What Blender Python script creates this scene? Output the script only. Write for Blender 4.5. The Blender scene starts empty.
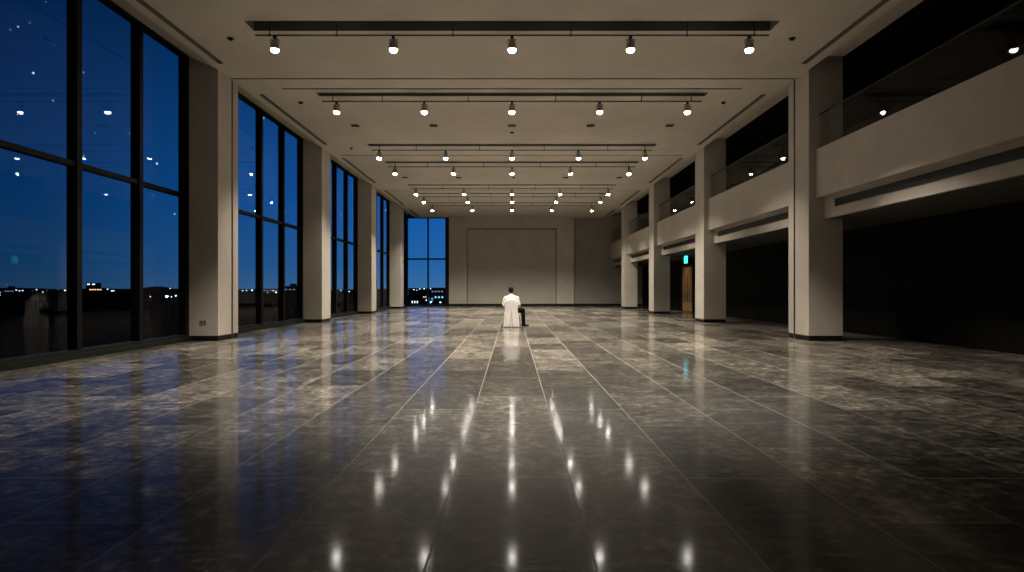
import bpy, bmesh, math, random
from mathutils import Vector, Matrix
random.seed(7)
S = bpy.context.scene
COL = S.collection
PI = math.pi

# ------------------------------------------------------------------ key dimensions (metres)
CAM_Z = 1.3
CEIL = 6.78            # main ceiling
XL, XR = -7.35, 7.42   # inner faces of the two column rows
GLX = -8.17             # plane of the side glazing
COLY = [15.0, 23.2, 31.4, 39.6]
CD = 1.1               # column size along the hall
BACK = 46.0            # face of the end wall
FRONT = -4.0
SOFF = 3.06            # underside of gallery
F = 600.0

# ------------------------------------------------------------------ materials
def mat(name, color=(0.5,0.5,0.5), rough=0.6, metal=0.0, spec=0.5):
    m = bpy.data.materials.new(name); m.use_nodes = True
    b = m.node_tree.nodes['Principled BSDF']
    b.inputs['Base Color'].default_value = (*color, 1)
    b.inputs['Roughness'].default_value = rough
    b.inputs['Metallic'].default_value = metal
    b.inputs['Specular IOR Level'].default_value = spec
    return m

def N(m, t, **kw):
    n = m.node_tree.nodes.new(t)
    for k, v in kw.items(): setattr(n, k, v)
    return n
def L(m, a, b): m.node_tree.links.new(a, b)
def math_node(m, op, a, b=None, c=None, clamp=False):
    n = N(m, 'ShaderNodeMath', operation=op); n.use_clamp = clamp
    for i, v in enumerate((a, b, c)):
        if v is None: continue
        if isinstance(v, (int, float)): n.inputs[i].default_value = v
        else: L(m, v, n.inputs[i])
    return n.outputs[0]
def ramp(m, fac, pts):
    r = N(m, 'ShaderNodeValToRGB')
    e = r.color_ramp.elements
    while len(e) < len(pts): e.new(0.5)
    for i, (p, c) in enumerate(pts):
        e[i].position = p
        e[i].color = (*c, 1) if not isinstance(c, (int, float)) else (c, c, c, 1)
    L(m, fac, r.inputs[0]); return r.outputs[0]

def mottled(name, c1, c2, scale=1.5, rough=0.7, bump=0.05, stretch=(1,1,1), spec=0.4):
    m = mat(name, c1, rough, spec=spec)
    b = m.node_tree.nodes['Principled BSDF']
    tc = N(m, 'ShaderNodeTexCoord'); mp = N(m, 'ShaderNodeMapping')
    mp.inputs['Scale'].default_value = stretch
    L(m, tc.outputs['Object'], mp.inputs[0])
    n = N(m, 'ShaderNodeTexNoise'); n.inputs['Scale'].default_value = scale
    n.inputs['Detail'].default_value = 7; n.inputs['Roughness'].default_value = 0.65
    L(m, mp.outputs[0], n.inputs['Vector'])
    col = ramp(m, n.outputs['Fac'], [(0.3, c1), (0.7, c2)])
    L(m, col, b.inputs['Base Color'])
    if bump:
        n2 = N(m, 'ShaderNodeTexNoise'); n2.inputs['Scale'].default_value = scale*22
        n2.inputs['Detail'].default_value = 3
        L(m, mp.outputs[0], n2.inputs['Vector'])
        bp = N(m, 'ShaderNodeBump'); bp.inputs['Strength'].default_value = bump
        bp.inputs['Distance'].default_value = 0.01
        L(m, n2.outputs['Fac'], bp.inputs['Height']); L(m, bp.outputs[0], b.inputs['Normal'])
    return m

def emit(name, color, strength, sample=True):
    m = bpy.data.materials.new(name); m.use_nodes = True
    nt = m.node_tree; nt.nodes.clear()
    e = nt.nodes.new('ShaderNodeEmission'); o = nt.nodes.new('ShaderNodeOutputMaterial')
    e.inputs[0].default_value = (*color, 1); e.inputs[1].default_value = strength
    nt.links.new(e.outputs[0], o.inputs[0])
    if not sample: m.cycles.emission_sampling = 'NONE'
    return m

def glass(name, tint, refl=1.0):
    m = bpy.data.materials.new(name); m.use_nodes = True
    nt = m.node_tree; nt.nodes.clear()
    fr = nt.nodes.new('ShaderNodeFresnel'); fr.inputs[0].default_value = 1.45
    mul = nt.nodes.new('ShaderNodeMath'); mul.operation = 'MULTIPLY'; mul.inputs[1].default_value = refl
    t = nt.nodes.new('ShaderNodeBsdfTransparent'); t.inputs[0].default_value = (*tint, 1)
    g = nt.nodes.new('ShaderNodeBsdfGlossy'); g.inputs['Roughness'].default_value = 0.0
    mx = nt.nodes.new('ShaderNodeMixShader'); o = nt.nodes.new('ShaderNodeOutputMaterial')
    ge = nt.nodes.new('ShaderNodeNewGeometry'); fo = nt.nodes.new('ShaderNodeMath'); fo.operation = 'SUBTRACT'; fo.inputs[0].default_value = 1.0
    m2 = nt.nodes.new('ShaderNodeMath'); m2.operation = 'MULTIPLY'
    nt.links.new(ge.outputs['Backfacing'], fo.inputs[1]); nt.links.new(fr.outputs[0], m2.inputs[0]); nt.links.new(fo.outputs[0], m2.inputs[1])
    nt.links.new(m2.outputs[0], mul.inputs[0]); nt.links.new(mul.outputs[0], mx.inputs[0])
    nt.links.new(t.outputs[0], mx.inputs[1]); nt.links.new(g.outputs[0], mx.inputs[2])
    nt.links.new(mx.outputs[0], o.inputs[0])
    return m

PLASTER = mottled('plaster', (0.35,0.31,0.26), (0.42,0.375,0.318), 0.9, 0.8, 0.08)
CEILP = mottled('ceiling_paint', (0.50,0.45,0.385), (0.58,0.52,0.45), 0.6, 0.85, 0.05)
WALLF = mottled('wall_fabric', (0.33,0.297,0.25), (0.385,0.345,0.29), 1.2, 0.85, 0.1)
WALLD = mottled('wall_side_panel', (0.22,0.197,0.165), (0.26,0.235,0.20), 1.0, 0.85, 0.1)
BLACKW = mottled('black_panels_gallery_gloom', (0.003,0.003,0.003), (0.006,0.0055,0.005), 1.0, 0.8, 0.0, spec=0.08)  # dark wall panels; on the gallery ceiling and upper wall, painted-in darkness
SLOTM = mat('slot_shade_vent_dark', (0.17,0.175,0.155), 0.8)  # shade of the ceiling slots put into the colour; also dark vent backs
BASEM = mat('baseboard_black_stone', (0.006,0.006,0.006), 0.4, spec=0.25)
GRILM = mat('grille_dark_metal', (0.03,0.032,0.029), 0.6, spec=0.2)
FRAME = mottled('window_frame_dark_metal', (0.003,0.0033,0.003), (0.005,0.0053,0.0048), 3, 0.5, 0, spec=0.12)
FRAMES = mottled('sill_dark_metal', (0.008,0.010,0.007), (0.012,0.014,0.011), 3, 0.45, 0, spec=0.15)
RODM = mat('track_rod_metal', (0.06,0.058,0.05), 0.45, 0.6)
CANM = mat('lamp_can_metal', (0.36,0.34,0.30), 0.45, 0.2)
JOINTM = mat('joint_metal', (0.16,0.13,0.08), 0.45, 0.7)
GLASS = glass('window_glass', (0.93,0.96,0.97), 0.45)
GLASSB = glass('balustrade_glass', (0.92,0.94,0.93), 0.6)
BULB = emit('bulb_glow', (1.0,0.93,0.82), 80.0)
CLOTH = mottled('white_cover_cloth', (0.62,0.57,0.54), (0.70,0.65,0.61), 5, 0.85, 0.1)
SHIRT = mottled('white_shirt_cloth', (0.80,0.78,0.74), (0.86,0.84,0.80), 6, 0.8, 0.1)
TROU = mottled('black_trouser_cloth', (0.003,0.003,0.0035), (0.006,0.006,0.007), 8, 0.9, 0.1, spec=0.08)
SHOEM = mat('black_shoe_leather', (0.006,0.006,0.006), 0.45, spec=0.25)
HAIRM = mottled('black_hair', (0.003,0.0025,0.0025), (0.008,0.006,0.005), 30, 0.7, 0.3, (1,1,0.2), spec=0.15)
SKIN = mat('skin', (0.50,0.32,0.23), 0.55)
OUTL = mat('outlet_plastic', (0.25,0.245,0.22), 0.4)
OUTD = mat('outlet_dark', (0.02,0.02,0.02), 0.6)

# --- polished stone floor, running-bond tiles 0.8 x 1.575 m
def floor_mat():
    m = mat('polished_stone_tiles', (0.1,0.1,0.1), 0.15)
    b = m.node_tree.nodes['Principled BSDF']
    tc = N(m, 'ShaderNodeTexCoord'); sp = N(m, 'ShaderNodeSeparateXYZ')
    L(m, tc.outputs['Object'], sp.inputs[0])
    u = math_node(m, 'ADD', sp.outputs['Y'], -3.3325 + 63.0)
    v = math_node(m, 'ADD', sp.outputs['X'], 0.405 + 32.0)
    cb = N(m, 'ShaderNodeCombineXYZ'); L(m, u, cb.inputs[0]); L(m, v, cb.inputs[1])
    br = N(m, 'ShaderNodeTexBrick'); br.offset = 0.5; br.offset_frequency = 2; br.squash = 1.0
    br.inputs['Color1'].default_value = (0,0,0,1); br.inputs['Color2'].default_value = (1,1,1,1)
    br.inputs['Mortar'].default_value = (0.5,0.5,0.5,1)
    br.inputs['Bias'].default_value = 0.0
    br.inputs['Scale'].default_value = 1.0; br.inputs['Mortar Size'].default_value = 0.0055
    br.inputs['Mortar Smooth'].default_value = 0.3
    br.inputs['Brick Width'].default_value = 1.575; br.inputs['Row Height'].default_value = 0.8
    L(m, cb.outputs[0], br.inputs['Vector'])
    tint = N(m, 'ShaderNodeSeparateColor'); L(m, br.outputs['Color'], tint.inputs[0]); tv = tint.outputs[0]
    # every slab takes its own piece of the stone pattern
    off = math_node(m, 'MULTIPLY', tv, 37.0)
    cv = N(m, 'ShaderNodeCombineXYZ'); L(m, sp.outputs['X'], cv.inputs[0]); L(m, sp.outputs['Y'], cv.inputs[1]); L(m, off, cv.inputs[2])
    n1 = N(m, 'ShaderNodeTexNoise'); n1.inputs['Scale'].default_value = 3.2; n1.inputs['Detail'].default_value = 10
    n1.inputs['Roughness'].default_value = 0.62; n1.inputs['Distortion'].default_value = 0.6
    L(m, cv.outputs[0], n1.inputs['Vector'])
    # fine clouded grain
    n2 = N(m, 'ShaderNodeTexNoise'); n2.inputs['Scale'].default_value = 11; n2.inputs['Detail'].default_value = 6
    n2.inputs['Roughness'].default_value = 0.7; L(m, cv.outputs[0], n2.inputs['Vector'])
    # diagonal light scratches and fossils
    mp = N(m, 'ShaderNodeMapping'); mp.inputs['Rotation'].default_value = (0,0,math.radians(38)); mp.inputs['Scale'].default_value = (3.0,17,1)
    L(m, cv.outputs[0], mp.inputs[0])
    n3 = N(m, 'ShaderNodeTexNoise'); n3.inputs['Scale'].default_value = 1.6; n3.inputs['Detail'].default_value = 8
    n3.inputs['Distortion'].default_value = 0.8; L(m, mp.outputs[0], n3.inputs['Vector'])
    scr = ramp(m, n3.outputs['Fac'], [(0.57,0.0),(0.68,1.0)])
    n4 = N(m, 'ShaderNodeTexNoise'); n4.inputs['Scale'].default_value = 0.5; n4.inputs['Detail'].default_value = 4
    L(m, tc.outputs['Object'], n4.inputs['Vector'])
    base = ramp(m, n1.outputs['Fac'], [(0.34,(0.030,0.027,0.022)),(0.5,(0.066,0.058,0.047)),(0.70,(0.15,0.130,0.102))])
    tvf = ramp(m, tv, [(0.0,0.4),(0.4,0.75),(1.0,1.9)])
    mxa = N(m, 'ShaderNodeMix', data_type='RGBA', blend_type='MULTIPLY'); mxa.inputs['Factor'].default_value = 1
    L(m, base, mxa.inputs['A']); L(m, tvf, mxa.inputs['B'])
    g = ramp(m, n2.outputs['Fac'], [(0.36,0.32),(0.5,0.85),(0.64,2.3)])
    mxb = N(m, 'ShaderNodeMix', data_type='RGBA', blend_type='MULTIPLY'); mxb.inputs['Factor'].default_value = 1
    L(m, mxa.outputs['Result'], mxb.inputs['A']); L(m, g, mxb.inputs['B'])
    mxc = N(m, 'ShaderNodeMix', data_type='RGBA'); 
    sf = math_node(m, 'MULTIPLY', scr, 0.45); L(m, sf, mxc.inputs['Factor'])
    L(m, mxb.outputs['Result'], mxc.inputs['A']); mxc.inputs['B'].default_value = (0.30,0.26,0.20,1)
    mxd = N(m, 'ShaderNodeMix', data_type='RGBA')
    L(m, math_node(m, 'MULTIPLY', br.outputs['Fac'], 0.8), mxd.inputs['Factor']); L(m, mxc.outputs['Result'], mxd.inputs['A'])
    mxd.inputs['B'].default_value = (0.30,0.265,0.215,1)
    L(m, mxd.outputs['Result'], b.inputs['Base Color'])
    rr = math_node(m, 'MULTIPLY_ADD', n1.outputs['Fac'], 0.18, 0.26)
    rr = math_node(m, 'ADD', rr, math_node(m, 'MULTIPLY', scr, 0.12))
    rr = math_node(m, 'ADD', rr, math_node(m, 'MULTIPLY', n4.outputs['Fac'], 0.05))
    rr = math_node(m, 'ADD', rr, math_node(m, 'MULTIPLY', br.outputs['Fac'], 0.3))
    L(m, rr, b.inputs['Roughness'])
    b.inputs['Specular IOR Level'].default_value = 0.12
    b.inputs['Coat Weight'].default_value = 0.65; b.inputs['Coat IOR'].default_value = 1.30
    cr = math_node(m, 'MULTIPLY_ADD', n1.outputs['Fac'], 0.09, 0.045); L(m, math_node(m, 'ADD', cr, math_node(m, 'MULTIPLY', br.outputs['Fac'], 0.3)), b.inputs['Coat Roughness'])
    bp = N(m, 'ShaderNodeBump'); bp.inputs['Strength'].default_value = 0.03; bp.inputs['Distance'].default_value = 0.01
    L(m, n2.outputs['Fac'], bp.inputs['Height']); L(m, bp.outputs[0], b.inputs['Normal'])
    return m
FLOORM = floor_mat()

def wood_mat():
    m = mat('door_wood', (0.3,0.18,0.08), 0.4)
    b = m.node_tree.nodes['Principled BSDF']
    tc = N(m, 'ShaderNodeTexCoord'); mp = N(m, 'ShaderNodeMapping'); mp.inputs['Scale'].default_value = (8,8,0.6)
    L(m, tc.outputs['Object'], mp.inputs[0])
    n = N(m, 'ShaderNodeTexNoise'); n.inputs['Scale'].default_value = 2; n.inputs['Detail'].default_value = 6; n.inputs['Distortion'].default_value = 1
    L(m, mp.outputs[0], n.inputs['Vector'])
    L(m, ramp(m, n.outputs['Fac'], [(0.3,(0.20,0.11,0.045)),(0.7,(0.42,0.26,0.12))]), b.inputs['Base Color'])
    return m
WOODM = wood_mat()

# ------------------------------------------------------------------ mesh helpers
def add_box(bm, x0, x1, y0, y1, z0, z1, mi=0):
    vs = [bm.verts.new(p) for p in ((x0,y0,z0),(x1,y0,z0),(x1,y1,z0),(x0,y1,z0),(x0,y0,z1),(x1,y0,z1),(x1,y1,z1),(x0,y1,z1))]
    for f in ((0,3,2,1),(4,5,6,7),(0,1,5,4),(1,2,6,5),(2,3,7,6),(3,0,4,7)):
        bm.faces.new([vs[i] for i in f]).material_index = mi
def add_tube(bm, p0, p1, r0, r1=None, n=12, cap=True):
    r1 = r0 if r1 is None else r1
    p0, p1 = Vector(p0), Vector(p1); d = (p1-p0).normalized()
    a = Vector((0,0,1)) if abs(d.z) < 0.9 else Vector((1,0,0))
    u = d.cross(a).normalized(); w = d.cross(u)
    A = [bm.verts.new(p0+(u*math.cos(2*PI*i/n)+w*math.sin(2*PI*i/n))*r0) for i in range(n)]
    B = [bm.verts.new(p1+(u*math.cos(2*PI*i/n)+w*math.sin(2*PI*i/n))*r1) for i in range(n)]
    for i in range(n): bm.faces.new((A[i],A[(i+1)%n],B[(i+1)%n],B[i]))
    if cap: bm.faces.new(A[::-1]); bm.faces.new(B)
def add_lathe(bm, prof, n=20, loc=(0,0,0)):
    rings = []
    for r, z in prof:
        if r < 1e-5: rings.append([bm.verts.new((loc[0],loc[1],loc[2]+z))])
        else: rings.append([bm.verts.new((loc[0]+r*math.cos(2*PI*i/n), loc[1]+r*math.sin(2*PI*i/n), loc[2]+z)) for i in range(n)])
    for a, b in zip(rings, rings[1:]):
        for i in range(n):
            j = (i+1)%n
            if len(a) == 1 and len(b) > 1: bm.faces.new((a[0],b[i],b[j]))
            elif len(b) == 1 and len(a) > 1: bm.faces.new((a[i],a[j],b[0]))
            elif len(a) > 1: bm.faces.new((a[i],a[j],b[j],b[i]))
def add_ell(bm, c, r, rot=None, n=16):
    res = bmesh.ops.create_uvsphere(bm, u_segments=n, v_segments=max(8,n//2), radius=1)
    M = Matrix.Translation(Vector(c)) @ (rot.to_4x4() if rot else Matrix.Identity(4)) @ Matrix.Diagonal((*r,1))
    bmesh.ops.transform(bm, matrix=M, verts=res['verts'])
def BM(): return bmesh.new()
def obj(name, bm, mats, parent=None, smooth=False, bevel=0.0, recalc=True):
    if recalc: bmesh.ops.recalc_face_normals(bm, faces=bm.faces)
    me = bpy.data.meshes.new(name); bm.to_mesh(me); bm.free()
    for mm in (mats if isinstance(mats, (list,tuple)) else [mats]): me.materials.append(mm)
    if smooth:
        for p in me.polygons: p.use_smooth = True
    o = bpy.data.objects.new(name, me); COL.objects.link(o)
    if parent: o.parent = parent
    if bevel:
        b = o.modifiers.new('bevel','BEVEL'); b.width = bevel; b.segments = 2; b.limit_method = 'ANGLE'
    return o
def tag(o, label, cat, group=None):
    o['label'] = label; o['category'] = cat
    if group: o['group'] = group
    return o
def thing(name, label, cat, loc=(0,0,0), group=None):
    o = bpy.data.objects.new(name, None); COL.objects.link(o); o.location = loc
    o.empty_display_size = 0.2
    return tag(o, label, cat, group)
def struct(name, bm, m, parent=None, **kw):
    o = obj(name, bm, m, parent, **kw)
    if parent is None: o['kind'] = 'structure'
    return o
def sempty(name, loc=(0,0,0)):
    o = bpy.data.objects.new(name, None); COL.objects.link(o); o.location = loc; o['kind'] = 'structure'; return o
def dup(root, loc, label, group=None):
    r = root.copy(); COL.objects.link(r); r.location = loc; r['label'] = label
    if group: r['group'] = group
    for ch in list(root.children):
        c = ch.copy(); COL.objects.link(c); c.parent = r
        for g in list(ch.children):
            d = g.copy(); COL.objects.link(d); d.parent = c
    return r

# ------------------------------------------------------------------ floor
bm = BM(); add_box(bm, -8.3, 12.4, FRONT, 46.6, -0.25, 0.0)
struct('floor', bm, FLOORM)

# ------------------------------------------------------------------ ceiling with recessed slots
TRACK_Y = [12.5, 16.9, 22.85, 25.95, 31.6, 34.4, 38.1]
holes = []
for i, y in enumerate(TRACK_Y):
    w = 0.24 if i == 0 else (0.16 if i < 2 else (0.17 if i < 4 else 0.14))
    holes.append((-5.48, 5.48, y-w, y+w, 0.22))
holes.append((XL, XR, 15.60, 15.68, 0.07))
holes.append((-6.3, 6.3, 16.38, 16.47, 0.06))
for y in (24.6, 33.4): holes.append((-7.0, 7.0, y-0.045, y+0.045, 0.05))
side = []
prev = FRONT + 0.5
for y in COLY: side.append((prev, y-0.4)); prev = y + CD + 0.8
side.append((prev, BACK-0.5))
for a, b in side:
    holes.append((-7.14, -7.0, a, b, 0.12)); holes.append((7.03, 7.17, a, b, 0.12))
xs = sorted({XL, XR, *[h[0] for h in holes], *[h[1] for h in holes]})
ys = sorted({FRONT, 46.6, *[h[2] for h in holes], *[h[3] for h in holes]})
def hole_at(i, j):
    if i < 0 or j < 0 or i >= len(xs)-1 or j >= len(ys)-1: return 0
    cx, cy = (xs[i]+xs[i+1])/2, (ys[j]+ys[j+1])/2
    for h in holes:
        if h[0] < cx < h[1] and h[2] < cy < h[3]: return h[4]
    return 0
bm = BM()
def quad(pts, mi=0):
    bm.faces.new([bm.verts.new(p) for p in pts]).material_index = mi
for i in range(len(xs)-1):
    for j in range(len(ys)-1):
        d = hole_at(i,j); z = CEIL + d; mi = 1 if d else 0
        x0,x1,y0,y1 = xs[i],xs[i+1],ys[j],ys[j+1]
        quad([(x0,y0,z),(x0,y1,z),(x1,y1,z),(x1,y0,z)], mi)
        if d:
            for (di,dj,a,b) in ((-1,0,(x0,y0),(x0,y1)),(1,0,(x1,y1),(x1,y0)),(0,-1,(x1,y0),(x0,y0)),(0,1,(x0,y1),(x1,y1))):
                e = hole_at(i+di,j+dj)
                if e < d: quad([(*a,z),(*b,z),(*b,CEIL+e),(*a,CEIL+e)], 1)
# slopes at both sides, then the gallery ceiling, its unlit darkness put into a black colour
quad([(XL,FRONT,CEIL),(XL,46.6,CEIL),(-8.35,46.6,7.24),(-8.35,FRONT,7.24)])
quad([(XR,FRONT,CEIL),(XR,46.6,CEIL),(7.75,46.6,7.12),(7.75,FRONT,7.12)])
quad([(7.75,FRONT,7.12),(7.75,46.6,7.12),(8.3,46.6,7.12),(8.3,FRONT,7.12)])
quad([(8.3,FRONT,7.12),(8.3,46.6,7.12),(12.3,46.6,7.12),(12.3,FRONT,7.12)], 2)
struct('ceiling', bm, [CEILP, SLOTM, BLACKW], recalc=False)

# ------------------------------------------------------------------ end wall (frame, recess, darker side panel)
bm = BM()
add_box(bm, -4.83, -3.45, BACK, 46.5, 0, 7.0); add_box(bm, 3.40, 4.75, BACK, 46.5, 0, 7.0)
add_box(bm, -3.45, 3.40, BACK, 46.5, 5.94, 7.0)
add_box(bm, -3.45, 3.40, BACK+0.16, 46.5, 0, 5.94, 1)
add_box(bm, 4.75, 12.3, BACK+0.30, 46.6, 0, 7.3, 2)
struct('wall_back', bm, [PLASTER, WALLF, WALLD])
bm = BM(); add_box(bm, -4.83, 4.75, BACK-0.03, BACK-0.001, 0, 0.17); add_box(bm, 4.75, 10.0, BACK+0.27, BACK+0.299, 0, 0.17)
struct('baseboard_back', bm, BASEM)
bm = BM(); add_box(bm, -3.47,-3.42, BACK-0.012, BACK+0.15, 0.17, 5.94); add_box(bm, 3.37,3.42, BACK-0.012, BACK+0.15, 0.17, 5.94); add_box(bm, -3.42,3.37, BACK-0.012, BACK+0.15, 5.90, 5.95)
struct('trim_1', bm, mat('recess_trim', (0.12,0.108,0.09), 0.7))

# rear, right and gallery walls
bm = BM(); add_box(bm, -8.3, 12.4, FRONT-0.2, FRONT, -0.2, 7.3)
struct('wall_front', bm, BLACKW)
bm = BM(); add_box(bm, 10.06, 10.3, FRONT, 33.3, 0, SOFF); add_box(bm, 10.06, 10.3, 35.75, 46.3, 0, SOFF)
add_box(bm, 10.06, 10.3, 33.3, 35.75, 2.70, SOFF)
add_box(bm, 12.2, 12.4, FRONT, 46.3, 3.5, 7.3)  # upper gallery wall, coloured black to keep it dark under the lamps
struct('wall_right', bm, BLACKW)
bm = BM(); add_box(bm, 7.82, 12.3, FRONT, BACK+0.3, SOFF, 3.58)
struct('gallery_floor', bm, PLASTER)
bm = BM(); add_box(bm, 7.90, 10.06, FRONT, BACK+0.3, SOFF-0.012, SOFF-0.001)
struct('gallery_soffit', bm, mottled('dark_soffit', (0.055,0.052,0.045), (0.07,0.066,0.057), 1.0, 0.85, 0, spec=0.1))  # thin dark sheet laid under the plaster slab
bm = BM(); add_box(bm, GLX-0.1, XL, FRONT, 7.9, 0, 7.3)
struct('wall_left', bm, PLASTER)

# double door in the dark wall under the gallery
d = sempty('door_1', (10.06, 34.52, 0))
bm = BM(); add_box(bm, 0.13, 0.16, -1.4, 1.4, 0, 2.9); obj('door_backing', bm, BLACKW, d)  # box added behind the leaves to block sky showing through the gap
for k, s in enumerate((-1, 1)):
    bm = BM(); y0, y1 = sorted((0.035*s, 1.02*s)); add_box(bm, 0.03, 0.08, y0, y1, 0.03, 2.58)
    for a,b in ((0.25,1.1),(1.25,2.45)):
        add_box(bm, 0.018, 0.03, y0+0.14, y1-0.14, a, b)
    leaf = obj('door_leaf', bm, WOODM, d, bevel=0.004)
    bm = BM(); add_tube(bm, (-0.03, 0.10*s, 0.85), (-0.03, 0.10*s, 1.35), 0.012); add_tube(bm, (-0.03,0.10*s,0.9),(0.03,0.10*s,0.9),0.009); add_tube(bm, (-0.03,0.10*s,1.3),(0.03,0.10*s,1.3),0.009)
    obj('door_handle', bm, CANM, leaf, smooth=True)
bm = BM(); add_box(bm, -0.02, 0.12, -1.2, -1.04, 0, 2.7); add_box(bm, -0.02, 0.12, 1.04, 1.2, 0, 2.7); add_box(bm, -0.02, 0.12, -1.04, 1.04, 2.6, 2.7)
obj('door_frame', bm, FRAME, d)

# ------------------------------------------------------------------ columns
ordn = ['nearest', 'second nearest', 'third nearest', 'farthest']
def column(side, k):
    y = COLY[k] if k >= 0 else 6.8
    if side == 'L': x0, x1 = GLX-0.12, XL
    else: x0, x1 = XR, 8.27
    ztop = 7.3
    if k >= 0:
        lab = ('%s square grey plaster column of the window row on the left' if side == 'L' else '%s square grey plaster column of the gallery row on the right') % ordn[k]
        if k == 0: lab += ', with a vertical joint strip'
        t = thing('column', lab, 'column', ((x0+x1)/2, y+CD/2, 0), 'columns along the window side' if side == 'L' else 'columns along the gallery side')
    else:
        t = sempty('column', ((x0+x1)/2, y+CD/2, 0))
    hx = (x1-x0)/2; hy = CD/2
    bm = BM()
    if k == 0:   # the shaft is split by a narrow movement joint
        a, b = 15.72-t.location.y, 15.79-t.location.y
        s = 1 if side == 'L' else -1
        add_box(bm, -hx, hx, -hy, a, 0.13, ztop); add_box(bm, -hx, hx, b, hy, 0.13, ztop)
        lo, hi = sorted((-hx*s, (hx-0.05)*s)); add_box(bm, lo, hi, a, b, 0.0, ztop)
    else:
        add_box(bm, -hx, hx, -hy, hy, 0.13, ztop)
    obj('shaft', bm, PLASTER, t)
    bm = BM()
    g = 0.012
    if k == 0:
        add_box(bm, -hx+g, hx-g, -hy+g, a, 0, 0.13); add_box(bm, -hx+g, hx-g, b, hy-g, 0, 0.13)
    else: add_box(bm, -hx+g, hx-g, -hy+g, hy-g, 0, 0.13)
    obj('baseboard', bm, BASEM, t)
    if k == 0:
        bm = BM(); lo, hi = sorted(((hx-0.045)*s, (hx+0.012)*s)); add_box(bm, lo, hi, a+0.035, b-0.002, 0.0, 6.78)
        j = obj('joint_strip', bm, JOINTM, t); j['label'] = 'thin brass coloured strip in the joint'
    return t
for k in range(4): column('L', k); column('R', k)
column('R', -1)

# small floor-level socket on the first window-side column
o = thing('wall_outlet', 'small square wall socket low on the nearest window-side column', 'wall socket', (-7.72, 14.999, 0.47))
bm = BM(); add_box(bm, -0.09, 0.09, -0.012, 0.0, -0.06, 0.06); obj('face_plate', bm, OUTL, o, bevel=0.003)
for s in (-1, 1):
    bm = BM(); add_tube(bm, (0.042*s,-0.016,0), (0.042*s,-0.012,0), 0.025, n=16); obj('socket', bm, OUTD, o)

# ------------------------------------------------------------------ glazing
WT = 7.06; TR = 3.62
def side_window(n, y0, y1, mull):
    w = sempty('window_%d' % n, (GLX, y0, 0))
    bm = BM(); add_box(bm, -0.1, 0.1, 0, y1-y0, WT, 7.2); add_box(bm, -0.1, 0.10, 0, 0.05, 0.16, WT)
    obj('window_frame', bm, FRAME, w)
    bm = BM(); add_box(bm, -0.12, 0.16, 0, y1-y0, 0, 0.10); add_box(bm, -0.1, 0.10, 0, y1-y0, 0.10, 0.17)
    obj('window_sill', bm, FRAMES, w)
    edges = [0.05]
    for m_ in mull:
        a, b = m_-0.065-y0, m_+0.065-y0
        b = min(b, y1-y0)
        bm = BM(); add_box(bm, -0.10, 0.10, a, b, 0.17, WT); obj('mullion', bm, FRAME, w)
        edges += [a, b]
    if edges[-1] < y1-y0-0.1: edges.append(y1-y0)
    if len(edges) % 2: edges = edges[:-1]
    for a, b in zip(edges[0::2], edges[1::2]):
        bm = BM(); add_box(bm, -0.07, 0.07, a, b, TR-0.05, TR+0.05); obj('transom', bm, FRAME, w)
        for z0, z1 in ((0.17, TR-0.05), (TR+0.05, WT)):
            bm = BM(); add_box(bm, -0.006, 0.006, a, b, z0, z1); obj('glass_pane', bm, GLASS, w)
bays = [(7.9, 15.0)] + [(COLY[i]+CD, COLY[i+1]) for i in range(3)] + [(COLY[3]+CD, BACK)]
for n, (a, b) in enumerate(bays):
    mull = []; y = b - 0.066
    while y > a + 0.6: mull.append(y); y -= 1.866
    side_window(n+1, a, b, sorted(mull))
# end window
w = sempty('window_6', (0, BACK+0.1, 0))
bm = BM(); add_box(bm, -8.2, -8.0, -0.09, 0.1, 0, 7.0); add_box(bm, -5.12, -4.83, -0.1, 0.3, 0, 7.0)
add_box(bm, -8.0, -5.12, -0.08, 0.08, 6.72, 7.05); obj('window_frame', bm, FRAME, w)
bm = BM(); add_box(bm, -8.0, -5.12, -0.12, 0.1, 0, 0.13); obj('window_sill', bm, FRAMES, w)
bm = BM(); add_box(bm, -6.50, -6.39, -0.08, 0.08, 0.13, 6.72); obj('mullion', bm, FRAME, w)
for a, b in ((-8.0,-6.50),(-6.39,-5.12)):
    bm = BM(); add_box(bm, a, b, -0.07, 0.07, TR-0.08, TR+0.04); obj('transom', bm, FRAME, w)
    for z0, z1 in ((0.13, TR-0.08), (TR+0.04, 6.72)):
        bm = BM(); add_box(bm, a, b, -0.006, 0.006, z0, z1); obj('glass_pane', bm, GLASS, w)

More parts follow.
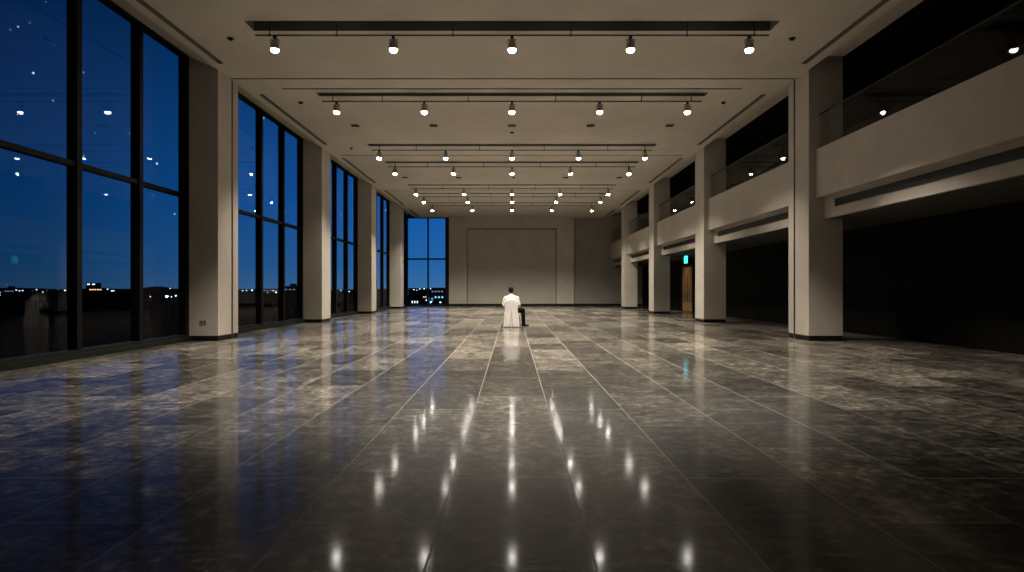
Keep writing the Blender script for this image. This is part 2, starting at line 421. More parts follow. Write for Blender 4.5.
# ------------------------------------------------------------------ gallery: parapets, diffusers, glass balustrades
rbays = [(FRONT, 6.8), (7.9, 15.0)] + [(COLY[i]+CD, COLY[i+1]) for i in range(3)] + [(COLY[3]+CD, BACK+0.3)]
rn = [None, 'nearest', 'second', 'third', 'fourth', 'farthest']
for k, (a, b) in enumerate(rbays):
    bm = BM(); add_box(bm, 7.60, 7.90, a, b-(0.012 if k==5 else 0), 3.58, 4.79)
    if k == 0:
        o = struct('gallery_parapet', bm, PLASTER)
    else:
        o = obj('gallery_parapet', bm, PLASTER, bevel=0.006)
        tag(o, '%s bay of the plain plaster gallery parapet, counted from the camera' % rn[k] if k != 5 else 'short farthest bay of the plaster gallery parapet beside the end wall', 'parapet', 'gallery parapets between the columns')
    # glass balustrade on top
    nm = '%s glass balustrade bay with thin handrail on the gallery parapet' % (rn[k] or '')
    t = thing('glass_balustrade', nm, 'balustrade', (7.70, a, 4.79), 'glass balustrades on the gallery') if k else sempty('glass_balustrade', (7.70, a, 4.79))
    Ln = b-a; npan = max(1, round(Ln/3.6))
    for i in range(npan):
        bm = BM(); add_box(bm, -0.006, 0.006, i*Ln/npan+0.006, (i+1)*Ln/npan-0.006, 0.02, 0.86); obj('glass_panel', bm, GLASSB, t)
    bm = BM(); add_box(bm, -0.02, 0.02, 0, Ln, 0.86, 0.885); obj('handrail', bm, FRAMES, t)
    bm = BM(); add_box(bm, -0.025, 0.025, 0, Ln, 0.0, 0.03); obj('base_channel', bm, FRAME, t)
    # linear air diffuser in the fascia below
    y0, y1 = a+0.5, b-0.5
    if k: t = thing('air_diffuser', '%s long dark linear air grille in the fascia below the gallery parapet' % rn[k], 'air grille', (7.82, y0, 3.39), 'linear air grilles below the gallery')
    else: t = sempty('air_diffuser', (7.82, y0, 3.39))
    bm = BM(); add_box(bm, -0.006, 0.0, 0, y1-y0, -0.09, 0.09); obj('grille_back', bm, GRILM, t)
    bm = BM()
    for z in (-0.09, 0.08): add_box(bm, -0.02, -0.006, 0, y1-y0, z, z+0.01)
    for yy in (0, y1-y0-0.01): add_box(bm, -0.02, -0.006, yy, yy+0.01, -0.08, 0.08)
    obj('grille_frame', bm, FRAMES, t)
    bm = BM()
    for z in (-0.045, 0.0, 0.045): add_box(bm, -0.016, -0.006, 0.01, y1-y0-0.01, z-0.004, z+0.004)
    obj('louvre', bm, FRAMES, t)

# ------------------------------------------------------------------ ceiling details
proto = None
for y, row in ((20.1, 'nearer row'), (29.5, 'farther row')):
    for i, x in enumerate((-5.26, -2.63, 0.0, 2.63, 5.28)):
        pos = ['leftmost', 'second from left', 'middle', 'second from right', 'rightmost'][i]
        lab = '%s small dark square ceiling vent in the %s' % (pos, row)
        if proto is None:
            proto = t = thing('ceiling_vent', lab, 'ceiling vent', (x, y, CEIL), 'small square ceiling vents')
            bm = BM(); add_box(bm, -0.13, 0.13, -0.13, 0.13, -0.006, 0.0); obj('vent_back', bm, SLOTM, t)
            bm = BM()
            for s in (-1, 1):
                add_box(bm, *sorted((0.13*s, 0.115*s)), -0.13, 0.13, -0.016, -0.006); add_box(bm, -0.115, 0.115, *sorted((0.13*s, 0.115*s)), -0.016, -0.006)
            obj('vent_frame', bm, RODM, t)
            bm = BM()
            for q in range(6): add_box(bm, -0.115, 0.115, -0.10+q*0.038, -0.09+q*0.038, -0.014, -0.006)
            obj('vent_slats', bm, RODM, t)
        else: dup(proto, (x, y, CEIL), lab)
proto = None
for x, y, lab in ((-6.15,13.1,'dark ceiling sensor left of the nearest lighting track'), (6.12,13.1,'dark ceiling sensor right of the nearest lighting track'),
                  (-6.2,17.6,'dark ceiling sensor left of the second lighting track'), (6.2,17.6,'dark ceiling sensor right of the second lighting track'),
                  (-6.24,23.3,'dark ceiling sensor left of the third lighting track'), (0.0,20.95,'dark round ceiling sensor on the centre line behind the middle vent')):
    if proto is None:
        proto = t = thing('ceiling_sensor', lab, 'ceiling sensor', (x, y, CEIL), 'small round ceiling sensors')
        bm = BM(); add_lathe(bm, [(0,0),(0.075,0),(0.075,-0.012),(0,-0.012)]); obj('sensor_base', bm, RODM, t)
        bm = BM(); add_lathe(bm, [(0.055,-0.012),(0.05,-0.04),(0.03,-0.055),(0,-0.06)]); obj('sensor_dome', bm, FRAME, t, smooth=True)
    else: dup(proto, (x, y, CEIL), lab)

# ------------------------------------------------------------------ lighting tracks and spotlights
ROD_Z = 6.585
tn = ['nearest', 'second', 'third', 'fourth', 'fifth', 'sixth', 'farthest']
bm = BM(); add_tube(bm, (-5.35,0,0), (5.35,0,0), 0.017, n=10)
rod_me = None
tproto = None
for i, y in enumerate(TRACK_Y):
    lab = '%s thin metal lighting track hung below its dark ceiling slot' % tn[i]
    if tproto is None:
        tproto = t = thing('lighting_track', lab, 'lighting track', (0, y, ROD_Z), 'lighting tracks across the ceiling')
        obj('rod', bm, RODM, t, smooth=True)
        for x in (-5.05,-3.65,-1.23,1.23,3.65,5.05):
            b2 = BM(); add_tube(b2, (x,0,0.0), (x,0,CEIL+0.22-ROD_Z), 0.011, n=8); add_tube(b2, (x,0,-0.022),(x,0,0.03),0.02,n=10)
            obj('hanger', b2, RODM, t)
    else: dup(tproto, (0, y, ROD_Z), lab)

wide = bpy.data.lights.new('spot_beam', 'SPOT'); wide.energy = 1500; wide.spot_size = math.radians(108); wide.spot_blend = 1.0
wide.color = (1.0,0.92,0.80); wide.shadow_soft_size = 0.07
lp = None
for i, y in enumerate(TRACK_Y):
    for j in range(5):
        x = -4.94 + j*2.47 if i < 2 else -5.06 + j*2.53
        pos = ['leftmost', 'second from left', 'middle', 'second from right', 'rightmost'][j]
        lab = '%s glowing spotlight hanging from the %s lighting track' % (pos, tn[i])
        if lp is None:
            lp = t = thing('track_spotlight', lab, 'spotlight', (x, y, ROD_Z), 'spotlights on the ceiling tracks')
            b = BM(); add_box(b, -0.035, 0.035, -0.028, 0.028, -0.075, -0.0172); obj('clamp', b, RODM, t, bevel=0.004)
            b = BM(); add_tube(b, (0,0,-0.075), (0,0,-0.09), 0.013, n=10); add_box(b, -0.09, 0.09, -0.012, 0.012, -0.10, -0.088)
            for s in (-1,1): add_box(b, *sorted((0.09*s, 0.083*s)), -0.012, 0.012, -0.19, -0.09)
            obj('yoke', b, RODM, t)
            b = BM(); add_lathe(b, [(0,-0.10),(0.055,-0.10),(0.062,-0.115),(0.062,-0.155),(0.068,-0.165),(0.085,-0.20),(0.094,-0.29),(0.096,-0.30),(0.090,-0.30),(0.085,-0.285),(0.05,-0.19),(0,-0.185)], 24)
            obj('lamp_can', b, CANM, t, smooth=True)
            b = BM(); add_lathe(b, [(0.05,-0.20),(0.064,-0.26),(0.076,-0.30),(0.078,-0.312),(0.076,-0.325),(0.067,-0.342),(0.047,-0.356),(0.023,-0.363),(0,-0.365)], 20)
            obj('bulb', b, BULB, t, smooth=True)
            ld = bpy.data.lights.new('spot_beam', 'SPOT'); ld.energy = 1600; ld.spot_size = math.radians(96); ld.spot_blend = 0.5
            ld.color = (1.0,0.92,0.80); ld.shadow_soft_size = 0.07
            lo = bpy.data.objects.new('spot_beam', ld); COL.objects.link(lo); lo.parent = t; lo.location = (0,0,-0.47); lo.rotation_euler = (math.radians(-9),0,0)
        else:
            q = dup(lp, (x, y, ROD_Z), lab)
            for c_ in q.children:
                if c_.type == 'LIGHT' and i > 0: c_.data = wide; c_.rotation_euler = (0,0,0)
            if i in (5, 6):      # the far tracks are turned towards the end wall
                for c_ in q.children:
                    if c_.type == 'LIGHT': c_.rotation_euler = (math.radians((6, 16)[i-5]),0,0)

# exit sign hanging in the passage under the gallery, and the downlight over the doors
t = thing('exit_sign', 'small glowing cyan-green exit sign hanging under the gallery near the doors', 'exit sign', (8.78, 30.3, 2.58))
bm = BM(); add_box(bm, -0.035, 0.035, -0.17, 0.17, 0.0, 0.40); obj('housing', bm, mat('sign_housing', (0.5,0.5,0.5), 0.5), t, bevel=0.005)
for s in (-1,1):
    bm = BM(); a,b_ = sorted((0.035*s+0.001*s, 0.043*s)); add_box(bm, a, b_, -0.15, 0.15, 0.02, 0.38); obj('lit_face', bm, emit('sign_cyan', (0.02,0.55,0.62), 4.5), t)
bm = BM(); add_box(bm, -0.03, 0.03, -0.178, -0.171, 0.02, 0.38); obj('lit_edge', bm, emit('sign_cyan_edge', (0.08,0.65,0.70), 2.5), t)
bm = BM(); add_tube(bm, (0,0,0.40), (0,0,SOFF-2.58), 0.012, n=8); obj('hanger', bm, RODM, t)
t = thing('recessed_downlight', 'small recessed downlight in the gallery underside above the wooden doors', 'downlight', (9.5, 34.5, SOFF))
bm = BM(); add_lathe(bm, [(0.09,0.0),(0.09,-0.012),(0.07,-0.012),(0.06,-0.004),(0.06,0.0)], 20); obj('trim_ring', bm, CANM, t)
bm = BM(); add_lathe(bm, [(0,-0.004),(0.058,-0.004)], 20); obj('lens', bm, emit('downlight_glow', (1,0.75,0.45), 5), t)
ld = bpy.data.lights.new('door_light', 'SPOT'); ld.energy = 35; ld.spot_size = math.radians(130); ld.spot_blend = 1; ld.color = (1,0.72,0.42); ld.shadow_soft_size = 0.05
lo = bpy.data.objects.new('door_light', ld); COL.objects.link(lo); lo.parent = t; lo.location = (0,0,-0.05)

# ------------------------------------------------------------------ covered chair
CX, CY = -0.02, 20.33      # rear face of the chair
ch = thing('banquet_chair', 'chair in a loose white cloth cover standing alone mid-hall under the seated man', 'chair', (CX, CY+0.26, 0))
def lerp(a,b,t): return a+(b-a)*t
bm = BM()
# skirt with seat: rings from hem up; pleats fade towards the seat
nr = 72; rings = []
for z in (0.006, 0.05, 0.12, 0.2, 0.3, 0.38, 0.42, 0.442):
    t_ = z/0.442; ring = []
    hw = lerp(0.262, 0.218, t_**0.8); hdf = lerp(0.268, 0.235, t_**0.8); hdb = 0.20
    for i in range(nr):
        a = 2*PI*i/nr
        ca, sa = math.cos(a), math.sin(a)
        e = 0.32
        x = hw*math.copysign(abs(ca)**e, ca); y = (hdf if sa > 0 else hdb)*math.copysign(abs(sa)**e, sa)
        k = 1 + 0.06*(1-t_)*math.cos(a*14) if sa > -0.5 else 1
        ring.append(bm.verts.new((x*k, y*k, z)))
    rings.append(ring)
for a_, b_ in zip(rings, rings[1:]):
    for i in range(nr): bm.faces.new((a_[i], a_[(i+1)%nr], b_[(i+1)%nr], b_[i]))
bm.faces.new(rings[-1])
cov = obj('seat_skirt', bm, CLOTH, ch, smooth=True)
# back: one drop of cloth from the arched top rail to the hem, with inverted pleats opening below the seat
bm = BM()
nx, nz = 48, 44; fr_, bk_ = [], []
for j in range(nz+1):
    v = j/nz; rowf, rowb = [], []
    for i in range(nx+1):
        u = i/nx*2-1
        ztop = 0.958 - 0.075*abs(u)**2.6 - 0.02*abs(u)**12
        z = lerp(0.006, ztop, v)
        low = max(0.0, 1 - z/0.56)                 # 1 at the hem, 0 from seat height upwards
        w_ = lerp(0.232, 0.222, v) + 0.042*low**1.1
        edge = (1-abs(u)**8)**0.5 if abs(u) < 1 else 0
        topf = (1-v**14)**0.5 if v < 1 else 0
        th = 0.032*min(edge, topf) + 0.004
        th *= lerp(0.62, 1.0, max(0,min(1,(z-0.25)/0.45)))
        yc = -0.200 - 0.030*min(1, z/0.9) + 0.015*u*u
        pleat = 0.0
        for c0, wd_, dp in ((0.0,0.40,0.095),(-0.66,0.24,0.045),(0.66,0.24,0.045)):
            wv = wd_*low + 0.02
            pleat += dp*low**0.7*max(0.0, 1-abs(u-c0)/wv)
        yb = yc - th - 0.065*low + pleat; yc = yc + 0.5*pleat
        rowf.append(bm.verts.new((u*w_, yc+th, z))); rowb.append(bm.verts.new((u*w_, min(yb, yc+th-0.004), z)))
    fr_.append(rowf); bk_.append(rowb)
for j in range(nz):
    for i in range(nx):
        bm.faces.new((fr_[j][i],fr_[j][i+1],fr_[j+1][i+1],fr_[j+1][i])); bm.faces.new((bk_[j][i],bk_[j+1][i],bk_[j+1][i+1],bk_[j][i+1]))
    bm.faces.new((fr_[j][0],fr_[j+1][0],bk_[j+1][0],bk_[j][0])); bm.faces.new((fr_[j][nx],bk_[j][nx],bk_[j+1][nx],fr_[j+1][nx]))
for i in range(nx):
    bm.faces.new((fr_[nz][i],fr_[nz][i+1],bk_[nz][i+1],bk_[nz][i])); bm.faces.new((fr_[0][i],bk_[0][i],bk_[0][i+1],fr_[0][i+1]))
obj('back_cover', bm, CLOTH, ch, smooth=True)

# ------------------------------------------------------------------ seated man
def capsule(bm, p0, p1, r0, r1, n=14):
    add_tube(bm, p0, p1, r0, r1, n); 
    add_ell(bm, p0, (r0,)*3, n=12); add_ell(bm, p1, (r1,)*3, n=12)
def chain(bm, pts):
    for (p, r), (q, s) in zip(pts, pts[1:]): capsule(bm, p, q, r, s)
def blob(name, bm, m, parent, voxel=0.009, smooth=4):
    """fuse overlapping volumes into one continuous skin"""
    bmesh.ops.recalc_face_normals(bm, faces=bm.faces)
    me = bpy.data.meshes.new(name+'_src'); bm.to_mesh(me); bm.free()
    tmp = bpy.data.objects.new(name+'_src', me); COL.objects.link(tmp)
    r = tmp.modifiers.new('r','REMESH'); r.mode = 'VOXEL'; r.voxel_size = voxel; r.use_smooth_shade = True
    s = tmp.modifiers.new('s','SMOOTH'); s.factor = 0.5; s.iterations = smooth
    dg = bpy.context.evaluated_depsgraph_get()
    new = bpy.data.meshes.new_from_object(tmp.evaluated_get(dg))
    bpy.data.objects.remove(tmp); bpy.data.meshes.remove(me)
    new.name = name; new.materials.clear(); new.materials.append(m)
    for p in new.polygons: p.use_smooth = True
    o = bpy.data.objects.new(name, new); COL.objects.link(o); o.parent = parent
    return o
MX, MY = CX, CY+0.295
man = thing('person', 'dark-haired person in white shirt and black trousers seated on the covered chair, back turned', 'person', (MX, MY, 0))
# joints, local to (MX, MY, 0); +y is the way he faces
pel = (0.0,0.03,0.57); wst = (0.0,0.0,0.72); chs = (-0.005,-0.015,0.92); nkb = (-0.012,-0.01,1.075); hd_ = (-0.015,0.035,1.235)
shR, shL = (0.192,0.0,0.985), (-0.197,0.0,0.985)
elR, elL = (0.262,0.03,0.775), (-0.268,0.04,0.775)
wrR, wrL = (0.275,0.235,0.685), (-0.175,0.25,0.64)
hipR, hipL = (0.095,0.05,0.555), (-0.095,0.05,0.555)
knR, knL = (0.40,0.30,0.555), (-0.14,0.47,0.545)
anR, anL = (0.42,0.22,0.10), (-0.15,0.42,0.10)
toR, toL = (0.58,0.30,0.035), (-0.17,0.60,0.035)
bm = BM()
add_ell(bm, pel, (0.155,0.12,0.095)); add_ell(bm, wst, (0.13,0.095,0.13)); add_ell(bm, chs, (0.155,0.105,0.15)); add_ell(bm, (0,-0.01,0.99), (0.16,0.08,0.06))
chain(bm, [((-0.01,0,1.03),0.06),(nkb,0.052),((-0.015,0.015,1.15),0.05)])
# head: cranium, jaw, nose, ears, brow
rh = Matrix.Rotation(math.radians(-8),3,'X')
def H(p): return tuple(Vector(hd_) + rh @ Vector(p))
add_ell(bm, H((0,-0.012,0.025)), (0.076,0.093,0.088), rh, 24); add_ell(bm, H((0,0.03,-0.045)), (0.055,0.062,0.066), rh, 20)
add_ell(bm, H((0,0.078,-0.098)), (0.024,0.02,0.018), rh); add_ell(bm, H((0,0.096,-0.018)), (0.010,0.016,0.024), rh); add_ell(bm, H((0,0.103,-0.034)), (0.015,0.013,0.010), rh)
for s in (-1,1):
    add_ell(bm, H((0.078*s,-0.005,-0.012)), (0.010,0.018,0.030), rh); add_ell(bm, H((0.030*s,0.074,0.022)), (0.022,0.012,0.008), rh); add_ell(bm, H((0.045*s,0.055,-0.028)), (0.02,0.018,0.016), rh)
add_ell(bm, H((0,0.088,-0.062)), (0.022,0.010,0.005), rh); add_ell(bm, H((0,0.087,-0.072)), (0.019,0.010,0.006), rh)
for s, sh, el, wr in ((1,shR,elR,wrR),(-1,shL,elL,wrL)):
    chain(bm, [((0.1*s,-0.01,1.01),0.05),(sh,0.055),(el,0.04),(wr,0.027)])
for hp, kn, an, to in ((hipR,knR,anR,toR),(hipL,knL,anL,toL)):
    chain(bm, [(hp,0.085),(kn,0.055)]); mid = tuple(Vector(kn).lerp(Vector(an),0.35)); chain(bm, [(kn,0.055),(mid,0.052),(an,0.034)])
    dd = Vector((to[0]-an[0], to[1]-an[1], 0)).normalized()
    heel = (an[0]-0.022*dd.x, an[1]-0.022*dd.y, 0.042); chain(bm, [(heel,0.026),((an[0]+0.15*dd.x, an[1]+0.15*dd.y, 0.032),0.022)]); capsule(bm, an, heel, 0.032, 0.028)
# hands resting palm down on the thighs, five bent fingers each
for s, wr, fdir in ((1, wrR, Vector((0.35,0.9,-0.25)).normalized()), (-1, wrL, Vector((0.10,0.97,-0.18)).normalized())):
    lat = fdir.cross(Vector((0,0,1))).normalized()          # to his right of the hand
    up = lat.cross(fdir).normalized()
    w0 = Vector(wr); palm = w0 + fdir*0.055
    R = Matrix((lat, fdir, up)).transposed()
    add_ell(bm, palm, (0.040,0.052,0.016), R)
    capsule(bm, wr, tuple(palm), 0.027, 0.018)
    for q, (lo_, ln) in enumerate(((-0.031,0.062),(-0.011,0.076),(0.010,0.080),(0.031,0.070))):
        ln = ln if s < 0 else (0.070,0.080,0.076,0.062)[q]
        b0 = palm + fdir*0.042 + lat*lo_; b1 = b0 + fdir*ln*0.45 + lat*lo_*0.12 + up*0.003
        b2 = b1 + fdir*ln*0.3 - up*ln*0.12; b3 = b2 + fdir*ln*0.22 - up*ln*0.18
        chain(bm, [(tuple(b0),0.0095),(tuple(b1),0.009),(tuple(b2),0.0082),(tuple(b3),0.0072)])
    tl = lat * (-s)
    t0 = palm - fdir*0.018 + tl*0.03; t1 = t0 + fdir*0.028 + tl*0.026; t2 = t1 + fdir*0.028 + tl*0.008
    chain(bm, [(tuple(t0),0.013),(tuple(t1),0.011),(tuple(t2),0.009)])
body = blob('body', bm, SKIN, man, 0.006, 3)
# hair
bm = BM()
add_ell(bm, H((0,-0.022,0.036)), (0.094,0.104,0.096), rh, 24); add_ell(bm, H((0,-0.058,-0.02)), (0.078,0.058,0.068), rh, 20)
for s in (-1,1): add_ell(bm, H((0.066*s,-0.02,0.01)), (0.020,0.040,0.040), rh)
for q in range(14):
    a = q/14*2*PI; add_ell(bm, H((0.045*math.cos(a), -0.02+0.05*math.sin(a), 0.105+0.006*math.sin(q*2.3))), (0.026,0.03,0.02), rh)
add_ell(bm, H((0.012,0.045,0.095)), (0.055,0.035,0.026), rh)
obj_h = blob('hair', bm, HAIRM, man, 0.008, 2)
# shirt / jacket: torso, sleeves, collar
bm = BM()
add_ell(bm, (0,0.02,0.62), (0.180,0.135,0.11), n=24); add_ell(bm, (0,0,0.76), (0.168,0.118,0.16), n=24); add_ell(bm, (-0.003,-0.015,0.93), (0.192,0.125,0.155), n=24)
add_ell(bm, (-0.005,-0.005,1.00), (0.19,0.092,0.070), n=24)
chain(bm, [((-0.07,-0.008,1.058),0.05),((0.06,-0.008,1.058),0.05)])
chain(bm, [((-0.012,-0.012,1.06),0.068),((-0.013,-0.002,1.105),0.059)])
for s, sh, el, wr in ((1,shR,elR,wrR),(-1,shL,elL,wrL)):
    m1 = tuple(Vector(sh).lerp(Vector(el),0.5)); w2 = tuple(Vector(el).lerp(Vector(wr),0.93))
    chain(bm, [((0.09*s,-0.01,1.015),0.066),(sh,0.074),(m1,0.064),(el,0.058),(w2,0.042)])
blob('shirt', bm, SHIRT, man, 0.008, 4)
bm = BM(); add_ell(bm, (0,0.035,0.555), (0.185,0.135,0.085), n=24)
for hp, kn, an in ((hipR,knR,anR),(hipL,knL,anL)):
    mid = tuple(Vector(kn).lerp(Vector(an),0.4)); bot = tuple(Vector(kn).lerp(Vector(an),1.02))
    chain(bm, [(hp,0.098),(tuple(Vector(hp).lerp(Vector(kn),0.5)),0.090),(kn,0.080),(mid,0.074),(bot,0.064)])
blob('trousers', bm, TROU, man, 0.009, 4)
for an, to in ((anR,toR),(anL,toL)):
    dv = Vector((to[0]-an[0], to[1]-an[1], 0)).normalized(); a0 = Vector((an[0],an[1],0))
    Rz = Matrix.Rotation(math.atan2(-dv.x, dv.y), 3, 'Z')
    bm = BM()
    add_ell(bm, a0+dv*(-0.02)+Vector((0,0,0.05)), (0.042,0.05,0.046), Rz); add_ell(bm, a0+dv*0.07+Vector((0,0,0.045)), (0.044,0.085,0.042), Rz); add_ell(bm, a0+dv*0.155+Vector((0,0,0.036)), (0.050,0.07,0.033), Rz)
    capsule(bm, tuple(a0+Vector((0,0,0.06))), tuple(a0+Vector((0,0,0.12))), 0.050, 0.046)
    add_ell(bm, a0+dv*0.07+Vector((0,0,0.012)), (0.048,0.15,0.010), Rz)
    blob('shoe', bm, SHOEM, man, 0.007, 2)

# ------------------------------------------------------------------ the town outside
GZ = -12.0
DARKG = mottled('dark_ground_haze', (0.012,0.020,0.026), (0.018,0.030,0.038), 0.02, 0.95, 0, spec=0.0)  # bluish ground colour carries the distance haze
DARKT = mottled('dark_hill_haze', (0.016,0.026,0.034), (0.024,0.036,0.046), 0.02, 1.0, 0, spec=0.0)  # haze over the hills painted in as a lighter blue tone
bm = BM(); bm.faces.new([bm.verts.new(p) for p in ((-2500,-300,GZ),(600,-300,GZ),(600,3000,GZ),(-2500,3000,GZ))])
struct('ground', bm, DARKG)
def ridge(Y, zlo, zhi, x0, x1, seed, depth=60):
    rnd = random.Random(seed); bm = BM(); n = 160; prev = None
    ph = [rnd.uniform(0,6) for _ in range(5)]
    for i in range(n+1):
        x = lerp(x0,x1,i/n)
        h = sum(math.sin(x/sc+p)*a for sc,p,a in zip((90,41,17,8,4),ph,(0.4,0.3,0.15,0.1,0.08)))
        h += rnd.uniform(-0.12,0.12)
        z = lerp(zlo,zhi,max(0,min(1,0.5+0.5*h)))
        cur = [bm.verts.new((x,Y,GZ-1)), bm.verts.new((x,Y+depth*0.3,lerp(GZ,z,0.8))), bm.verts.new((x,Y+depth*0.5,z)), bm.verts.new((x,Y+depth,GZ-1))]
        if prev:
            for a in range(3): bm.faces.new((prev[a],cur[a],cur[a+1],prev[a+1]))
        prev = cur
    return bm
struct('hill', ridge(620, 0.2, 3.0, -900, 200, 3), DARKT, smooth=True)
b = BM()
n = 40; prev = None
for i in range(n+1):        # low wooded rise, seen to the left of the nearest column
    x = lerp(-420,-355,i/n); e = math.sin(PI*i/n)
    z = -10 + 14.2*e**0.45 + 0.35*math.sin(i*1.7)
    cur = [b.verts.new((x,640,GZ-1)), b.verts.new((x,655,z)), b.verts.new((x,690,GZ-1))]
    if prev:
        for a in range(2): b.faces.new((prev[a],cur[a],cur[a+1],prev[a+1]))
    prev = cur
struct('wooded_rise', b, DARKT)

def W(px, py, Y): return Vector(((px-512)*Y/F, Y, CAM_Z+(289-py)*Y/F))
EW = emit('town_lamp_white', (0.80,0.90,1.0), 3.5, False); EO = emit('town_lamp_amber', (1.0,0.55,0.30), 2.2, False)
EC = emit('town_lamp_cyan', (0.35,0.85,1.0), 9.0, False); EP = emit('town_lamp_pink', (0.85,0.75,1.0), 3.0, False); ED = emit('town_lamp_dim', (0.5,0.65,0.95), 0.4, False)
where = {1:'seen through the nearest side window', 2:'seen through the second side window', 3:'seen through the third side window', 6:'seen through the end window'}
kindn = {'w':('white',EW),'o':('amber',EO),'c':('bright cyan',EC),'p':('pinkish',EP),'d':('dim',ED)}
lamps = [ (0.5,292.6,'w',1.2,1),(1,295.2,'w',.8,1),(17,290,'w',1,1),(20.3,290.8,'w',1,1),(23.5,290.5,'w',1.1,1),(33,291,'d',.8,1),(37.3,289.6,'w',1,1),(43.5,292,'w',.9,1),(48,290.4,'d',1,1),(58.5,289.2,'d',1,1),(66,290.3,'w',1.5,1),
 (108.3,289.2,'w',1,1),(112.6,290.8,'w',1.3,1),(114.5,290.8,'w',1,1),(151,296.6,'p',1,1),(168,296.4,'c',2.6,1),(172,296.8,'w',1,1),(176.5,295.6,'c',1.2,1),(7.2,284.7,'d',.9,1),(170.5,288.5,'w',.9,1),(175,285.6,'d',.9,1),
 (243,290.7,'w',1,2),(247,290.4,'w',1,2),(249.4,286,'d',.9,2),(252.6,290.2,'w',1.6,2),(258,291.6,'w',1.3,2),(268,292.5,'o',1,2),(269.5,288.7,'d',1,2),(273.5,290.6,'p',1,2),(276.5,292.3,'w',1.5,2),(276,309,'d',.8,2),(291.8,311.2,'d',.9,2),(273,303.5,'d',.7,2),(295,287.4,'d',.9,2),
 (341,290.6,'w',.9,3),(349.5,291.5,'w',1,3),(343,295,'d',.8,3),
 (408.5,289.3,'d',1,6),(414,289.6,'w',1,6),(417,290.2,'w',.8,6),(420,289,'w',1,6),(424.3,288.8,'w',1.1,6),(431,288.8,'w',1.2,6),(407.5,293.7,'o',1.3,6),(410,293.8,'o',.8,6),(424,297,'w',.9,6),(426,297,'w',.8,6),(426.5,300,'w',1,6),(431,302.1,'c',1.5,6),(440.6,302.3,'c',1.3,6),(442,293.5,'w',.9,6)]
POLEM = mat('lamp_post_metal', (0.03,0.03,0.03), 0.6)
cache = {}
for px, py, kd, sz, wn in lamps:
    Y = 380.0 if py < 294 else (250.0 if py < 299 else 170.0)
    if py < 289: Y = 560.0
    p = W(px, py, Y); r = 0.55*sz*Y/600*0.9
    g = 'town lamps %s, %s' % (kindn[kd][0], where[wn])
    lab = 'tiny %s outdoor lamp of the night town %s' % (kindn[kd][0], where[wn])
    t = thing('street_lamp', lab, 'street lamp', (p.x, p.y, GZ), g)
    h = p.z-GZ
    b = BM(); add_tube(b, (0,0.0,0), (0,0.0,h+r*0.2), 0.16, 0.09, n=8); obj('pole', b, POLEM, t)
    b = BM(); add_lathe(b, [(0,-r*0.8),(r*0.5,-r*0.65),(r,-r*0.1),(r*0.9,r*0.4),(r*0.4,r*0.75),(0,r*0.8)], 12, (0,-r-0.3,h)); obj('lamp_head', b, kindn[kd][1], t, smooth=True)
    b = BM(); add_tube(b, (0,0,h), (0,-r-0.3,h+r*0.9), 0.07, n=6); add_lathe(b, [(0,r*0.95),(r*0.5,r*0.85),(r*0.95,r*0.45)], 12, (0,-r-0.3,h)); obj('lamp_hood', b, POLEM, t)

BW = mottled('far_wall_haze', (0.022,0.034,0.046), (0.032,0.046,0.06), 0.3, 0.9, 0, spec=0.1)  # walls tinted blue in place of real haze
def building(px0, px1, pytop, Y, lab, wins, em, lit_rows, roof='flat', wcols=None):
    a = W(px0,pytop,Y); c = W(px1,pytop,Y); w_ = c.x-a.x; h = a.z-GZ; dpt = max(6.0, w_*0.7)
    t = thing('building', lab, 'building', ((a.x+c.x)/2, Y+dpt/2, GZ))
    b = BM(); add_box(b, -w_/2, w_/2, -dpt/2, dpt/2, 0, h); obj('wall', b, BW, t)
    b = BM(); add_box(b, -w_/2-0.2, w_/2+0.2, -dpt/2-0.2, dpt/2+0.2, h, h+0.4)
    if roof == 'tank': add_box(b, -w_*0.2, w_*0.1, -2, 2, h+0.4, h+2.4)
    obj('roof', b, BW, t)
    for zc in lit_rows:
        for q in range(wins):
            x = -w_/2 + (q+0.5)*w_/wins; ww = w_/wins*0.5
            z = W(0,zc,Y).z-GZ
            b = BM(); add_box(b, x-ww/2, x+ww/2, -dpt/2-0.06, -dpt/2, z-0.35, z+0.35); obj('window', b, em, t)
    return t
building(89, 102, 288.3, 430, 'low building with a row of amber lights on the skyline, nearest side window', 5, EO, [289.6])
building(86, 96, 283.2, 470, 'taller dark block with two pinkish lit windows on the skyline, nearest side window', 2, EP, [284.3])
building(4, 14, 289.2, 470, 'dark flat roofed block on the skyline at the left edge of the view', 4, ED, [291.2], 'tank')
building(263, 278, 289.2, 450, 'low dark building on the skyline beyond the second side window', 5, ED, [290.5])
building(284, 300, 286.6, 480, 'broad dark block on the skyline beyond the second side window, near the column', 4, ED, [289.5], 'tank')
building(431, 443.5, 288.4, 330, 'dark block at the right of the end window view', 4, ED, [291.5])
building(411, 418.6, 300.3, 190, 'low building with three bright white windows seen through the end window', 3, emit('white_windows', (0.8,0.88,1.0), 1.2, False), [302])
building(434, 444, 295.6, 230, 'building with a cyan lit window band seen through the end window', 3, emit('cyan_band', (0.25,0.75,1.0), 1.0, False), [297.2])
building(426.5, 434, 296.2, 240, 'added small building with dim cyan windows standing in for lamp glow in the middle of the end window view', 2, emit('cyan_dim', (0.05,0.30,0.55), 0.9, False), [298.5, 300.5])  # building added so its windows give the cyan glow around the lamps
building(402, 409, 291.8, 300, 'dark low building at the left of the end window view', 3, ED, [293.5])

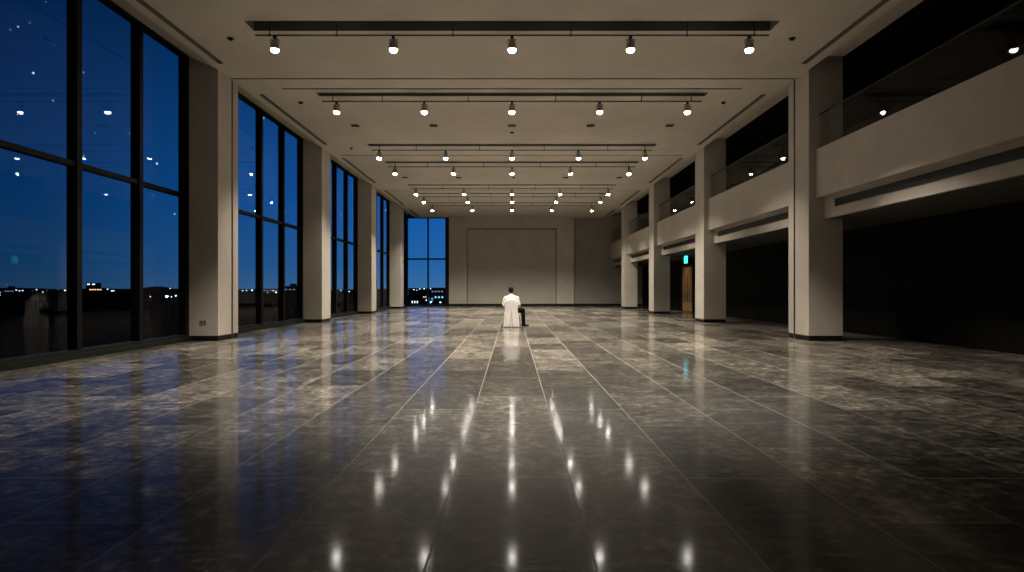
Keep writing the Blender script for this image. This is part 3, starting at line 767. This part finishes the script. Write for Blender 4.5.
# ------------------------------------------------------------------ dusk sky
wd = bpy.data.worlds.new('dusk_sky'); S.world = wd; wd.use_nodes = True
class _M: pass
wm = _M(); wm.node_tree = wd.node_tree
bg = wd.node_tree.nodes['Background']
tc = N(wm,'ShaderNodeTexCoord'); nrm = N(wm,'ShaderNodeVectorMath', operation='NORMALIZE'); L(wm, tc.outputs['Generated'], nrm.inputs[0])
sp = N(wm,'ShaderNodeSeparateXYZ'); L(wm, nrm.outputs[0], sp.inputs[0])
elev = ramp(wm, sp.outputs['Z'], [(0.0,(0.035,0.125,0.29)),(0.04,(0.016,0.105,0.31)),(0.14,(0.004,0.085,0.33)),(0.34,(0.0015,0.055,0.23)),(0.5,(0.0005,0.022,0.12)),(1.0,(0.002,0.015,0.07))])
# brighter to the north (+Y) where the last light hangs
az = ramp(wm, sp.outputs['Y'], [(0.35,0.05),(0.68,0.19),(0.80,0.33),(0.93,0.72),(0.99,1.0)])
mx = N(wm,'ShaderNodeMix', data_type='RGBA', blend_type='MULTIPLY'); mx.inputs['Factor'].default_value = 1
L(wm, elev, mx.inputs['A']); L(wm, az, mx.inputs['B'])
vo = N(wm,'ShaderNodeTexVoronoi'); vo.inputs['Scale'].default_value = 60; L(wm, nrm.outputs[0], vo.inputs['Vector'])
st = math_node(wm, 'LESS_THAN', vo.outputs['Distance'], 0.085)
sc = N(wm,'ShaderNodeSeparateColor'); L(wm, vo.outputs['Color'], sc.inputs[0])
st = math_node(wm, 'MULTIPLY', st, math_node(wm, 'POWER', sc.outputs[0], 3.0))
st = math_node(wm, 'MULTIPLY', st, math_node(wm, 'GREATER_THAN', sp.outputs['Z'], 0.10))
st = math_node(wm, 'MULTIPLY', st, 0.75)
add = N(wm,'ShaderNodeMix', data_type='RGBA', blend_type='ADD'); add.inputs['Factor'].default_value = 1
cmb = N(wm,'ShaderNodeCombineColor'); L(wm, st, cmb.inputs[0]); L(wm, st, cmb.inputs[1]); L(wm, st, cmb.inputs[2])
L(wm, mx.outputs['Result'], add.inputs['A']); L(wm, cmb.outputs[0], add.inputs['B'])
L(wm, add.outputs['Result'], bg.inputs[0]); bg.inputs[1].default_value = 1.12

# ------------------------------------------------------------------ camera and view
cam = bpy.data.cameras.new('camera'); co = bpy.data.objects.new('camera', cam); COL.objects.link(co)
co.location = (0,0,CAM_Z); co.rotation_euler = (PI/2,0,0)
cam.sensor_width = 36; cam.lens = 36*F/1024; cam.shift_y = 3.0/1024; cam.clip_end = 5000
S.camera = co
S.view_settings.view_transform = 'Standard'; S.view_settings.look = 'None'
S.view_settings.gamma = 1; S.view_settings.use_curve_mapping = False
S.view_settings.exposure = 0.18
